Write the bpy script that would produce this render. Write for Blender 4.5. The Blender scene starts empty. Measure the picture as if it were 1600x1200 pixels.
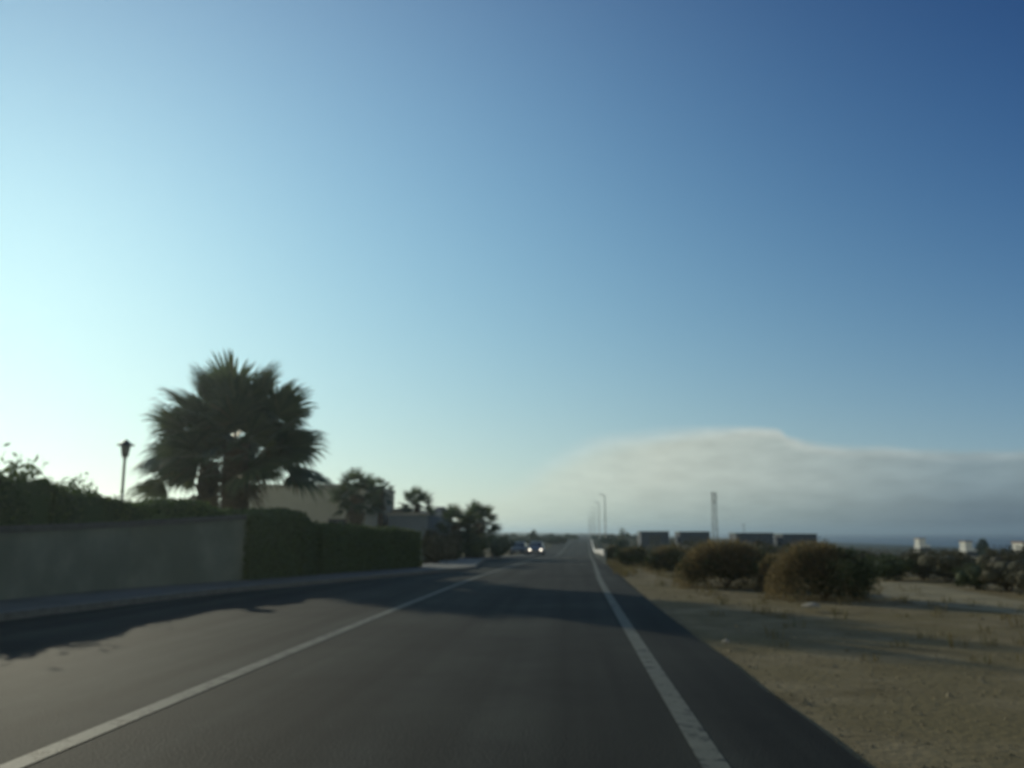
import bpy, bmesh, math, random
import numpy as np
from mathutils import Vector, Matrix, Euler

scene = bpy.context.scene
col = scene.collection
R = math.radians
random.seed(7)
rng = np.random.default_rng(7)

# ------------------------------------------------------------------ camera
F = 1341.0
PITCH, YAW = math.atan(232 / F), 0.0
YAW = math.atan(90 / (F * math.cos(PITCH) + 232 * math.sin(PITCH)))
CAM = Vector((0, 0, 1.2))
cd = bpy.data.cameras.new('camera')
cam = bpy.data.objects.new('camera', cd)
col.objects.link(cam)
cam.location = CAM
cam.rotation_euler = (R(90) + PITCH, 0, YAW)
cd.sensor_width = 36
cd.lens = 36 * F / 1600
cd.clip_start = 0.05
cd.clip_end = 60000
cd.dof.use_dof = True            # the phone focused on the windscreen, about a metre away
cd.dof.focus_distance = 1.0
cd.dof.aperture_fstop = 6.2
scene.camera = cam
MROT = Euler((R(90) + PITCH, 0, YAW)).to_matrix()

# ------------------------------------------------------------------ light
SUN_EL, SUN_AZ = R(16.0), R(-37.5)      # azimuth from +Y, negative = left
EXPOSURE = 0.0
scene.view_settings.view_transform = 'Standard'
scene.view_settings.look = 'None'
scene.view_settings.exposure = EXPOSURE
scene.view_settings.gamma = 1
sl = bpy.data.lights.new('sun', 'SUN')
sl.energy = 2.4
sl.angle = R(0.5)
sl.color = (1.0, 0.93, 0.70)
so = bpy.data.objects.new('sun', sl)
col.objects.link(so)
sdir = Vector((math.sin(SUN_AZ) * math.cos(SUN_EL), math.cos(SUN_AZ) * math.cos(SUN_EL), math.sin(SUN_EL)))
so.rotation_euler = sdir.to_track_quat('Z', 'Y').to_euler()

def ray(px, py):
    return (MROT @ Vector((px - 800, 600 - py, -F))).normalized()
def G(px, py, z=0.0):
    """point of the level z seen at a pixel of the photograph"""
    d = ray(px, py)
    t = (z - CAM.z) / d.z
    return CAM + d * t
def D(px, py, Y):
    """point at forward distance Y"""
    d = ray(px, py)
    return CAM + d * (Y / d.y)

# ------------------------------------------------------------------ sky
w = bpy.data.worlds.new('World'); scene.world = w; w.use_nodes = True
nt = w.node_tree; nt.nodes.clear()
def N(t, **k):
    n = nt.nodes.new(t)
    for a, b in k.items():
        if a[0] == 'i' and a[1:].isdigit():
            n.inputs[int(a[1:])].default_value = b
        else:
            setattr(n, a, b)
    return n
def L(a, b, i=0, o=0): nt.links.new(a.outputs[o] if hasattr(a, 'outputs') else a, b.inputs[i])
def M_(op, a, b=None, c=None, clamp=False):
    n = nt.nodes.new('ShaderNodeMath'); n.operation = op; n.use_clamp = clamp
    for i, v in enumerate((a, b, c)):
        if v is None: continue
        if isinstance(v, (int, float)): n.inputs[i].default_value = v
        else: nt.links.new(v, n.inputs[i])
    return n.outputs[0]
def mixc(f, a, b, bt='MIX'):
    n = nt.nodes.new('ShaderNodeMix'); n.data_type = 'RGBA'; n.blend_type = bt
    for i, v in ((0, f), (6, a), (7, b)):
        if isinstance(v, (int, float)): n.inputs[i].default_value = v
        elif isinstance(v, tuple): n.inputs[i].default_value = v + (1,)
        else: nt.links.new(v, n.inputs[i])
    return n.outputs[2]
sky = N('ShaderNodeTexSky', sky_type='NISHITA')
sky.sun_disc = False; sky.sun_elevation = SUN_EL; sky.sun_rotation = SUN_AZ
sky.air_density = 1.0; sky.dust_density = 0.3; sky.ozone_density = 2.2; sky.altitude = 0
tc = N('ShaderNodeTexCoord'); sep = N('ShaderNodeSeparateXYZ'); L(tc, sep)
X, Y, Z = sep.outputs
el = M_('MULTIPLY', M_('ARCSINE', Z), 180 / math.pi)
az = M_('MULTIPLY', M_('ARCTAN2', X, Y), 180 / math.pi)
def azel(px, py):
    d = ray(px, py); return math.degrees(math.atan2(d.x, d.y)), math.degrees(math.asin(d.z))
# cloud bank: its upper edge as a curve over azimuth
AZ0, AZ1, ELM = -14.0, 50.0, 12.0
edge = [(640, 825), (760, 790), (830, 745), (890, 708), (950, 687), (1040, 676), (1130, 672), (1212, 670), (1232, 682), (1300, 694), (1400, 700), (1500, 706), (1590, 702)]
fc = N('ShaderNodeFloatCurve')
cv = fc.mapping.curves[0]
pts = [((azel(*p)[0] - AZ0) / (AZ1 - AZ0), azel(*p)[1] / ELM) for p in edge]
cv.points[0].location = (0, 0); cv.points[1].location = (1, 0.55)
for p in pts: cv.points.new(*p)
fc.mapping.update()
nt.links.new(M_('DIVIDE', M_('SUBTRACT', az, AZ0), AZ1 - AZ0, clamp=True), fc.inputs['Value'])
top = M_('MULTIPLY', fc.outputs[0], ELM)
vm = N('ShaderNodeCombineXYZ')
nt.links.new(M_('MULTIPLY', az, 0.09), vm.inputs[0]); nt.links.new(M_('MULTIPLY', el, 0.30), vm.inputs[1])
n1 = N('ShaderNodeTexNoise'); n1.inputs['Scale'].default_value = 1.6; n1.inputs['Detail'].default_value = 5; n1.inputs['Roughness'].default_value = 0.5
L(vm, n1)
n2 = N('ShaderNodeTexNoise'); n2.inputs['Scale'].default_value = 5; n2.inputs['Detail'].default_value = 4
L(vm, n2)
nz = M_('SUBTRACT', n1.outputs[0], 0.5)
top2 = M_('ADD', top, M_('MULTIPLY', nz, 0.9))
depth = M_('SUBTRACT', top2, el)                       # degrees below the cloud's upper edge
softw = M_('ADD', 0.5, M_('MULTIPLY', M_('SUBTRACT', 12.0, az, clamp=False), 0.10))
softw = M_('MAXIMUM', softw, 0.45)
cf = N('ShaderNodeMapRange', interpolation_type='SMOOTHSTEP'); nt.links.new(depth, cf.inputs[0])
nt.links.new(M_('MULTIPLY', softw, -0.6), cf.inputs[1]); nt.links.new(softw, cf.inputs[2])
azf = N('ShaderNodeMapRange'); nt.links.new(az, azf.inputs[0]); azf.inputs[1].default_value = -12; azf.inputs[2].default_value = 6
cfac = M_('MULTIPLY', M_('MULTIPLY', cf.outputs[0], azf.outputs[0]), 0.93)
# cloud colours: paler at the lit top and towards the sun, slate low down on the right
rt = N('ShaderNodeMapRange'); nt.links.new(az, rt.inputs[0]); rt.inputs[1].default_value = -2; rt.inputs[2].default_value = 24
lo = N('ShaderNodeMapRange', interpolation_type='SMOOTHSTEP'); nt.links.new(M_('ADD', el, M_('MULTIPLY', nz, 2.0)), lo.inputs[0]); lo.inputs[1].default_value = 3.6; lo.inputs[2].default_value = 0.1
K = 1.0
body = mixc(rt.outputs[0], (0.66, 0.70, 0.58), (0.245, 0.32, 0.345))
low = mixc(rt.outputs[0], (0.50, 0.60, 0.52), (0.085, 0.125, 0.16))
cc = mixc(lo.outputs[0], body, low)
rim = N('ShaderNodeMapRange', interpolation_type='SMOOTHSTEP'); nt.links.new(depth, rim.inputs[0]); rim.inputs[1].default_value = 0.9; rim.inputs[2].default_value = 0.0
cc = mixc(M_('MULTIPLY', rim.outputs[0], M_('MULTIPLY', M_('SUBTRACT', 0.95, M_('MULTIPLY', rt.outputs[0], 0.75)), M_('ADD', 0.3, n2.outputs[0]))), cc, (0.70, 0.73, 0.66))
var = M_('ADD', 0.78, M_('MULTIPLY', n2.outputs[0], 0.44))
vc = N('ShaderNodeVectorMath', operation='SCALE'); nt.links.new(cc, vc.inputs[0]); nt.links.new(var, vc.inputs[3])
SKYS = 0.10
sc = N('ShaderNodeVectorMath', operation='SCALE'); nt.links.new(vc.outputs[0], sc.inputs[0]); sc.inputs[3].default_value = 1 / SKYS
# the phone's tone curve: compress the glow round the sun, keep the sky's blues
sepc = N('ShaderNodeSeparateColor'); nt.links.new(sky.outputs[0], sepc.inputs[0])
comb = N('ShaderNodeCombineColor')
def clampv(v, lo_, hi_): return M_('MINIMUM', M_('MAXIMUM', v, lo_), hi_)
AZR = R(-35.5)
sS = clampv(M_('ADD', M_('MULTIPLY', X, math.sin(AZR)), M_('MULTIPLY', Y, math.cos(AZR))), 0.36, 1.0)
zZ = clampv(Z, 0.02, 0.57)
for ch, c_ in enumerate(((-0.909, 0.309, 0.355, -8.891, 3.65, 6.962), (-0.528, -0.379, 0.772, -5.239, 0.727, 5.254), (-0.234, -1.098, 1.061, -2.409, -0.547, 3.444))):
    t_ = M_('ADD', c_[0], M_('MULTIPLY', sS, M_('ADD', c_[1], M_('MULTIPLY', sS, c_[2]))))
    t_ = M_('ADD', t_, M_('MULTIPLY', zZ, M_('ADD', c_[3], M_('ADD', M_('MULTIPLY', zZ, c_[4]), M_('MULTIPLY', sS, c_[5])))))
    lg = M_('MULTIPLY', M_('LOGARITHM', M_('MULTIPLY', sepc.outputs[ch], 0.1), math.e), 0.3)
    nt.links.new(M_('MULTIPLY', M_('EXPONENT', M_('ADD', t_, lg)), 1 / SKYS), comb.inputs[ch])
tint = comb.outputs[0]
fin = mixc(cfac, tint, sc.outputs[0])
# unseen cloud bank added behind the camera to brighten the surfaces facing it
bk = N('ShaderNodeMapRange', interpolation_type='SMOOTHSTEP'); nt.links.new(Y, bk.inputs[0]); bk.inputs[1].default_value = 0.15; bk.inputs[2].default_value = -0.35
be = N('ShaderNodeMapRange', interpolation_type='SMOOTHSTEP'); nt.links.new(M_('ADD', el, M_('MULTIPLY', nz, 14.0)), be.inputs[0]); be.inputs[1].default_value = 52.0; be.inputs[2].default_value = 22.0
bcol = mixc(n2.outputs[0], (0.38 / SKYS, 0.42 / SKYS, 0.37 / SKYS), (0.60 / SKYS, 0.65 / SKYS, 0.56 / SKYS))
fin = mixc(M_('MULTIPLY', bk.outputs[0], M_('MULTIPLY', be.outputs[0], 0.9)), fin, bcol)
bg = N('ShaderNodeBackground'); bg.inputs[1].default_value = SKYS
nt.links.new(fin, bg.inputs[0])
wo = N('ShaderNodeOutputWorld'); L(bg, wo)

# ------------------------------------------------------------------ helpers
def mat(name, c1, c2=None, scale=4, rough=0.9, bump=0.0, bscale=None, spec=0.3, metal=0.0, detail=6, c3=None, s3=0.3, island=False, transl=0.0, emis=None, estr=0):
    m = bpy.data.materials.new(name); m.use_nodes = True
    t = m.node_tree; b = t.nodes['Principled BSDF']
    b.inputs['Roughness'].default_value = rough; b.inputs['Metallic'].default_value = metal
    b.inputs['Specular IOR Level'].default_value = spec
    b.inputs['Base Color'].default_value = c1 + (1,)
    out = None
    geo = t.nodes.new('ShaderNodeNewGeometry')
    if island:
        r = t.nodes.new('ShaderNodeValToRGB')
        r.color_ramp.elements[0].color = c1 + (1,); r.color_ramp.elements[1].color = (c2 or c1) + (1,)
        if c3:
            e = r.color_ramp.elements.new(0.9); e.color = (c2 or c1) + (1,)
            r.color_ramp.elements[-1].color = c3 + (1,)
        t.links.new(geo.outputs['Random Per Island'], r.inputs[0]); out = r.outputs[0]
    elif c2:
        n = t.nodes.new('ShaderNodeTexNoise'); n.inputs['Scale'].default_value = scale; n.inputs['Detail'].default_value = detail; n.inputs['Roughness'].default_value = 0.65
        t.links.new(geo.outputs['Position'], n.inputs['Vector'])
        r = t.nodes.new('ShaderNodeValToRGB'); r.color_ramp.elements[0].position = 0.33; r.color_ramp.elements[1].position = 0.67
        r.color_ramp.elements[0].color = c1 + (1,); r.color_ramp.elements[1].color = c2 + (1,)
        t.links.new(n.outputs[0], r.inputs[0]); out = r.outputs[0]
        if c3:
            n3 = t.nodes.new('ShaderNodeTexNoise'); n3.inputs['Scale'].default_value = s3; n3.inputs['Detail'].default_value = 4
            t.links.new(geo.outputs['Position'], n3.inputs['Vector'])
            r3 = t.nodes.new('ShaderNodeValToRGB'); r3.color_ramp.elements[0].position = 0.45; r3.color_ramp.elements[1].position = 0.62
            t.links.new(n3.outputs[0], r3.inputs[0])
            mx = t.nodes.new('ShaderNodeMix'); mx.data_type = 'RGBA'; t.links.new(r3.outputs[0], mx.inputs[0])
            t.links.new(out, mx.inputs[6]); mx.inputs[7].default_value = c3 + (1,); out = mx.outputs[2]
    if out: t.links.new(out, b.inputs['Base Color'])
    if bump:
        n = t.nodes.new('ShaderNodeTexNoise'); n.inputs['Scale'].default_value = bscale or scale; n.inputs['Detail'].default_value = 6
        t.links.new(geo.outputs['Position'], n.inputs['Vector'])
        bp = t.nodes.new('ShaderNodeBump'); bp.inputs['Strength'].default_value = bump; bp.inputs['Distance'].default_value = 0.03
        t.links.new(n.outputs[0], bp.inputs['Height']); t.links.new(bp.outputs[0], b.inputs['Normal'])
    if emis:
        b.inputs['Emission Color'].default_value = emis + (1,); b.inputs['Emission Strength'].default_value = estr
    if transl:
        tr = t.nodes.new('ShaderNodeBsdfTranslucent'); mx = t.nodes.new('ShaderNodeMixShader'); mx.inputs[0].default_value = transl
        if out: t.links.new(out, tr.inputs[0])
        else: tr.inputs[0].default_value = c1 + (1,)
        t.links.new(b.outputs[0], mx.inputs[1]); t.links.new(tr.outputs[0], mx.inputs[2])
        t.links.new(mx.outputs[0], t.nodes['Material Output'].inputs[0])
    return m

def tag(o, label=None, cat=None, group=None, kind=None):
    if label: o['label'] = label
    if cat: o['category'] = cat
    if group: o['group'] = group
    if kind: o['kind'] = kind
    return o
def empty(name, loc, label, cat, group=None, rz=0):
    o = bpy.data.objects.new(name, None); col.objects.link(o); o.location = loc; o.rotation_euler.z = rz
    o.empty_display_size = 0.2
    return tag(o, label, cat, group)
def link(name, me, m=None, parent=None, loc=None, rot=None, smooth=False):
    o = bpy.data.objects.new(name, me); col.objects.link(o)
    if m and not me.materials:
        for q in (m if isinstance(m, (list, tuple)) else [m]): me.materials.append(q)
    if parent: o.parent = parent
    if loc is not None: o.location = loc
    if rot is not None: o.rotation_euler = rot
    if smooth: me.polygons.foreach_set('use_smooth', [True] * len(me.polygons))
    return o
def copy_tree(o, parent=None):
    c = o.copy(); col.objects.link(c)
    if parent: c.parent = parent
    for ch in [q for q in bpy.data.objects if q.parent == o]: copy_tree(ch, c)
    return c

class MB:
    def __init__(s): s.v = []; s.f = []; s.n = 0
    def add(s, v, f):
        s.v.append(np.asarray(v, float).reshape(-1, 3)); s.f += [tuple(i + s.n for i in q) for q in f]; s.n += len(s.v[-1])
    def mesh(s, name):
        me = bpy.data.meshes.new(name)
        me.from_pydata(np.concatenate(s.v).tolist(), [], s.f); me.update(); return me
    def box(s, x0, x1, y0, y1, z0, z1):
        s.add([(x0, y0, z0), (x1, y0, z0), (x1, y1, z0), (x0, y1, z0), (x0, y0, z1), (x1, y0, z1), (x1, y1, z1), (x0, y1, z1)],
              [(0, 3, 2, 1), (4, 5, 6, 7), (0, 1, 5, 4), (1, 2, 6, 5), (2, 3, 7, 6), (3, 0, 4, 7)])
    def tube(s, pts, rad, seg=10, cap=True, jit=0):
        pts = [Vector(p) for p in pts]; ring = []
        for i, p in enumerate(pts):
            d = (pts[min(i + 1, len(pts) - 1)] - pts[max(i - 1, 0)]).normalized()
            a = d.cross(Vector((0, 1, 0.01))).normalized(); b = d.cross(a)
            for k in range(seg):
                t = 2 * math.pi * k / seg; r = rad[i] * (1 + random.uniform(-jit, jit))
                ring.append(p + a * math.cos(t) * r + b * math.sin(t) * r)
        f = [(i * seg + k, i * seg + (k + 1) % seg, (i + 1) * seg + (k + 1) % seg, (i + 1) * seg + k) for i in range(len(pts) - 1) for k in range(seg)]
        if cap: f += [tuple(range(seg)), tuple(range((len(pts) - 1) * seg, len(pts) * seg))]
        s.add([tuple(q) for q in ring], f)
    def lathe(s, prof, c=(0, 0, 0), seg=20):
        v = [(c[0] + r * math.cos(2 * math.pi * k / seg), c[1] + r * math.sin(2 * math.pi * k / seg), c[2] + z) for r, z in prof for k in range(seg)]
        n = len(prof)
        f = [(i * seg + k, i * seg + (k + 1) % seg, (i + 1) * seg + (k + 1) % seg, (i + 1) * seg + k) for i in range(n - 1) for k in range(seg)]
        f += [tuple(range(seg))[::-1], tuple(range((n - 1) * seg, n * seg))]
        s.add(v, f)

def leaf_quads(mb, P, size, nrm=None, elong=1.6, droop=0.0):
    """random leaf-shaped quads (rhombs) at points P"""
    n = len(P)
    d = rng.normal(size=(n, 3))
    if nrm is not None: d = d * 0.8 + nrm
    d /= np.linalg.norm(d, axis=1)[:, None]
    u = np.cross(d, rng.normal(size=(n, 3))); u /= np.linalg.norm(u, axis=1)[:, None]
    vv = np.cross(d, u)
    s = (size * rng.uniform(0.6, 1.35, n))[:, None]
    A = P - u * s * elong; C = P + u * s * elong; B = P + vv * s * 0.5 + d * s * 0.15; E = P - vv * s * 0.5 + d * s * 0.15
    V = np.stack([A, B, C, E], 1).reshape(-1, 3)
    base = np.arange(n) * 4
    mb.add(V, [(int(b), int(b) + 1, int(b) + 2, int(b) + 3) for b in base])

# ------------------------------------------------------------------ heights
def zr(y):
    base = -0.003 * min(max(y, -40), 250) - 1.05 * math.exp(-((y - 105) / 48) ** 2)
    return base
def flatx(y): return 13 + 0.03 * max(y, 0)
def gz(x, y):
    z = zr(y) - 0.05
    s = x - flatx(y)
    if s > 0:
        z -= 3.2 * (1 - math.exp(-s / 45.0)) + 0.022 * min(s, 420)
        z += 0.25 * math.sin(x * 0.13 + y * 0.05) * min(s / 20, 1) * (1 if s < 300 else 0)
    if x < -30: z += min((-x - 30) * 0.02, 3)
    return z
def bend(y): return 0.02 * max(0, y - 26) + (0.01 * (max(0, min(y, 26) - 6)) ** 2 / 40)

YR = sorted(set([-40, -25, -12] + [round(-6 + i * 1.5, 2) for i in range(60)] + [84 + i * 6 for i in range(60)] + [460, 520, 600, 700, 850, 1000, 1200, 1500, 2000, 3000, 5000]))
XC = sorted(set([-6000, -2500, -1000, -500, -250, -120, -80, -50, -30] + [-24 + i * 2 for i in range(38)] + [54, 60, 68, 78, 90, 104, 120, 140, 165, 195, 230, 270, 320, 380, 440, 520, 700, 1100]))
mb = MB()
vs = []
for y in YR:
    for x in XC: vs.append((x, y, gz(x, y)))
nx = len(XC)
mb.add(vs, [(j * nx + i, j * nx + i + 1, (j + 1) * nx + i + 1, (j + 1) * nx + i) for j in range(len(YR) - 1) for i in range(nx - 1)])
m_dirt = mat('dirt', (0.145, 0.115, 0.06), (0.28, 0.23, 0.135), scale=1.3, rough=0.95, bump=0.6, bscale=14, c3=(0.19, 0.155, 0.08), s3=0.5, spec=0.04)
# bare dirt by the road gives way to low scrub cover farther out
t = m_dirt.node_tree; b = t.nodes['Principled BSDF']; src = b.inputs['Base Color'].links[0].from_socket
m_ground = m_dirt.copy(); m_ground.name = 'dirt_and_scrub'; t = m_ground.node_tree; b = t.nodes['Principled BSDF']; src = b.inputs['Base Color'].links[0].from_socket
g_ = t.nodes.new('ShaderNodeNewGeometry'); sx = t.nodes.new('ShaderNodeSeparateXYZ'); t.links.new(g_.outputs['Position'], sx.inputs[0])
r_ = t.nodes.new('ShaderNodeMapRange'); r_.inputs[1].default_value = 60; r_.inputs[2].default_value = 170; t.links.new(sx.outputs[1], r_.inputs[0])
x_ = t.nodes.new('ShaderNodeMix'); x_.data_type = 'RGBA'; t.links.new(r_.outputs[0], x_.inputs[0]); t.links.new(src, x_.inputs[6]); x_.inputs[7].default_value = (.042, .05, .03, 1); t.links.new(x_.outputs[2], b.inputs['Base Color'])
o = link('ground', mb.mesh('ground'), m_ground, smooth=True); tag(o, kind='structure')

mb = MB()
mb.add([(-9000, -2000, -9.2), (9000, -2000, -9.2), (9000, 9000, -9.2), (-9000, 9000, -9.2)], [(0, 1, 2, 3)])
m_sea = mat('sea_water', (0.035, 0.06, 0.09), (0.05, 0.085, 0.115), scale=0.01, rough=0.45, bump=0.5, bscale=0.4, spec=0.25)
o = link('sea', mb.mesh('sea'), m_sea); tag(o, kind='structure')

def strip(left, right, rows, z=0.0, skirt=None):
    """sheet between two x(y) functions over shared rows"""
    mb = MB(); v = []
    for y in rows:
        a, b = left(y), right(y); zz = zr(y) + z
        if skirt: v += [(a, y, zz - skirt), (a, y, zz), (b, y, zz), (b, y, zz - skirt)]
        else: v += [(a, y, zz), (b, y, zz)]
    k = 4 if skirt else 2
    f = [(i * k + j, i * k + j + 1, (i + 1) * k + j + 1, (i + 1) * k + j) for i in range(len(rows) - 1) for j in range(k - 1)]
    mb.add(v, f); return mb
rows = [y for y in YR if -40 <= y <= 600]

# wall / kerb footprints from where they touch the ground in the photograph
W = [G(0, 931, 0.10), G(200, 912, 0.10), G(490, 890, 0.10), G(665, 878, 0.06)]
wd = (W[1] - W[0]).normalized()
W.insert(0, W[0] - wd * 14)
for p in W: print('wall', tuple(round(c, 2) for c in p))
def interp(poly, y):
    if y <= poly[0][1]: return poly[0][0]
    for a, b in zip(poly, poly[1:]):
        if a[1] <= y <= b[1]: return a[0] + (b[0] - a[0]) * (y - a[1]) / (b[1] - a[1])
    return poly[-1][0]
wl = [(p.x, p.y) for p in W] + [(-6.7, 62), (-5.0, 90), (-4.6 , 120), (4.6, 600)]
kerbx = lambda y: min(interp(wl, y) + (2.1 if y < 30 else max(1.1, 2.1 - (y - 30) * 0.04)), 99)
LL = lambda y: -2.97 + bend(y)
RL = lambda y: 0.76 + bend(y)
def edge_r(y): return RL(y) + 0.85 + 0.015 * math.sin(y * 2.3) - min(max(y, 0), 20) * 0.008
m_asph = mat('asphalt', (0.012, 0.013, 0.0108), (0.020, 0.0215, 0.018), scale=1.1, rough=0.8, bump=0.35, bscale=60, c3=(0.028, 0.030, 0.024), s3=0.3, spec=0.09)
def wear(m):
    t = m.node_tree; b = t.nodes['Principled BSDF']; src = b.inputs['Base Color'].links[0].from_socket
    geo = t.nodes.new('ShaderNodeNewGeometry'); mp = t.nodes.new('ShaderNodeMapping'); mp.inputs['Scale'].default_value = (1.5, 0.035, 1)
    t.links.new(geo.outputs['Position'], mp.inputs[0])
    n = t.nodes.new('ShaderNodeTexNoise'); n.inputs['Scale'].default_value = 1.3; n.inputs['Detail'].default_value = 4; t.links.new(mp.outputs[0], n.inputs[0])
    r = t.nodes.new('ShaderNodeMapRange'); r.inputs[1].default_value = .35; r.inputs[2].default_value = .68; r.inputs[3].default_value = .5; r.inputs[4].default_value = 1.6; t.links.new(n.outputs[0], r.inputs[0])
    v = t.nodes.new('ShaderNodeTexVoronoi'); v.feature = 'DISTANCE_TO_EDGE'; v.inputs['Scale'].default_value = 0.42
    nn = t.nodes.new('ShaderNodeTexNoise'); nn.inputs['Scale'].default_value = 1.2; t.links.new(geo.outputs['Position'], nn.inputs[0])
    ad = t.nodes.new('ShaderNodeVectorMath'); ad.operation = 'ADD'; t.links.new(geo.outputs['Position'], ad.inputs[0]); t.links.new(nn.outputs['Color'], ad.inputs[1]); t.links.new(ad.outputs[0], v.inputs[0])
    r2 = t.nodes.new('ShaderNodeMapRange'); r2.inputs[1].default_value = 0; r2.inputs[2].default_value = .012; r2.inputs[3].default_value = .9; r2.inputs[4].default_value = 1; t.links.new(v.outputs['Distance'], r2.inputs[0])
    mu = t.nodes.new('ShaderNodeMath'); mu.operation = 'MULTIPLY'; t.links.new(r.outputs[0], mu.inputs[0]); t.links.new(r2.outputs[0], mu.inputs[1])
    sc_ = t.nodes.new('ShaderNodeVectorMath'); sc_.operation = 'SCALE'; t.links.new(src, sc_.inputs[0]); t.links.new(mu.outputs[0], sc_.inputs[3]); t.links.new(sc_.outputs[0], b.inputs['Base Color'])
wear(m_asph)
o = link('road', strip(kerbx, edge_r, rows, 0, 0.14).mesh('road'), m_asph); tag(o, kind='structure')

m_line = mat('road_paint', (0.15, 0.155, 0.12), (0.105, 0.11, 0.085), scale=5, rough=0.7, c3=(0.12, 0.125, 0.10), s3=1.4, bump=0.2, bscale=40, spec=0.15)
t_ = m_line.node_tree; b_ = t_.nodes['Principled BSDF']; src_ = b_.inputs['Base Color'].links[0].from_socket
g_ = t_.nodes.new('ShaderNodeNewGeometry'); n_ = t_.nodes.new('ShaderNodeTexNoise'); n_.inputs['Scale'].default_value = 7; n_.inputs['Detail'].default_value = 8; n_.inputs['Roughness'].default_value = .7; t_.links.new(g_.outputs['Position'], n_.inputs[0])
r_ = t_.nodes.new('ShaderNodeMapRange'); r_.inputs[1].default_value = .52; r_.inputs[2].default_value = .60; t_.links.new(n_.outputs[0], r_.inputs[0])
x_ = t_.nodes.new('ShaderNodeMix'); x_.data_type = 'RGBA'; t_.links.new(r_.outputs[0], x_.inputs[0]); t_.links.new(src_, x_.inputs[6]); x_.inputs[7].default_value = (.04, .042, .035, 1); t_.links.new(x_.outputs[2], b_.inputs['Base Color'])
def line(name, cx, wdt, y0, y1, label):
    rr = [y for y in rows if y0 <= y <= y1]
    o = link(name, strip(lambda y: cx(y) - wdt / 2, lambda y: cx(y) + wdt / 2, rr, 0.005).mesh(name), m_line); tag(o, kind='structure'); return o
line('centre_line', LL, 0.15, -40, 420, '')
line('edge_line', RL, 0.15, -40, 420, '')

# pavement and kerb on the left
m_pave = mat('pavement_concrete', (0.10, 0.10, 0.085), (0.15, 0.15, 0.125), scale=2, rough=0.85, bump=0.2, bscale=30, c3=(0.14, 0.14, 0.13), s3=0.6)
m_kerb = mat('kerb_concrete', (0.12, 0.12, 0.10), (0.17, 0.17, 0.15), scale=6, rough=0.85)
prow = [y for y in rows if y <= 130]
o = link('pavement', strip(lambda y: interp(wl, y) - 0.6, lambda y: kerbx(y) - 0.15, prow, 0.10, 0.2).mesh('pavement'), m_pave); tag(o, kind='structure')
o = link('kerb', strip(lambda y: kerbx(y) - 0.147, lambda y: kerbx(y) + 0.005, prow, 0.112, 0.25).mesh('kerb'), m_kerb); tag(o, kind='structure')

# sandy track on the right
m_sand = mat('sandy_track', (0.20, 0.165, 0.085), (0.29, 0.24, 0.13), scale=1.2, rough=0.95, bump=0.4, bscale=10, c3=(0.17, 0.145, 0.08), s3=0.8)
tr = [(G(1372, 902, -.05), G(1375, 925, -.05)), (G(1440, 903, -.05), G(1440, 938, -.05)), (G(1520, 918, -.05), G(1530, 948, -.05)), (G(1600, 934, -.05), G(1600, 956, -.05)), (G(1800, 958, -.05), G(1800, 985, -.05)), (G(2200, 985, -.05), G(2200, 1030, -.05))]
mb = MB(); v = []
for a, b in tr:
    for t in (0, 0.5, 1):
        p = a.lerp(b, t); v.append((p.x + random.uniform(-.1, .1), p.y + random.uniform(-.2, .2), gz(p.x, p.y) + 0.012))
mb.add(v, [(i * 3 + j, i * 3 + j + 1, i * 3 + j + 4, i * 3 + j + 3) for i in range(len(tr) - 1) for j in range(2)])
o = link('dirt_track', mb.mesh('dirt_track'), m_sand); tag(o, kind='structure')

# gravel and tufts on the verge
m_grav = mat('gravel', (0.14, 0.115, 0.065), (0.26, 0.215, 0.13), island=True, rough=0.9)
mb = MB()
for i in range(5200):
    y = 3 + 27 * random.random() ** 1.6; x = edge_r(y) + 0.02 + random.random() ** 1.3 * 7
    s = random.uniform(0.006, 0.022) * (2.2 if random.random() < 0.03 else 1)
    z = gz(x, y)
    a = random.random() * 6.28; pts = []
    for k in range(4):
        r = s * random.uniform(0.7, 1.3); pts.append((x + r * math.cos(a + k * 1.57), y + r * math.sin(a + k * 1.57), z - 0.002))
    pts.append((x, y, z + s * random.uniform(0.5, 0.9)))
    mb.add(pts, [(0, 1, 4), (1, 2, 4), (2, 3, 4), (3, 0, 4)])
o = link('gravel', mb.mesh('gravel'), m_grav); tag(o, 'loose gravel and small stones strewn over the dirt verge', 'gravel', kind='stuff')

m_drygrass = mat('dry_grass', (0.14, 0.11, 0.05), (0.20, 0.17, 0.09), island=True, c3=(0.06, 0.08, 0.025), rough=0.9, transl=0.3)
def blades(mb, c, n, h, spread, wdt=0.006, lean=0.5):
    for _ in range(n):
        a = random.random() * 6.28; r = spread * random.random() ** .5
        bx, by = c[0] + r * math.cos(a), c[1] + r * math.sin(a)
        hh = h * random.uniform(0.5, 1.1); l = lean * hh * random.uniform(0.2, 1); b = a + random.uniform(-.7, .7)
        tx, ty = bx + l * math.cos(b), by + l * math.sin(b); p = random.random() * 6.28
        wx, wy = wdt * math.cos(p), wdt * math.sin(p)
        mx, my = bx + (tx - bx) * .35, by + (ty - by) * .35
        mb.add([(bx - wx, by - wy, c[2]), (bx + wx, by + wy, c[2]), (mx + wx * .8, my + wy * .8, c[2] + hh * .6), (mx - wx * .8, my - wy * .8, c[2] + hh * .6), (tx, ty, c[2] + hh)],
               [(0, 1, 2, 3), (3, 2, 4)])
mb = MB()
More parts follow.
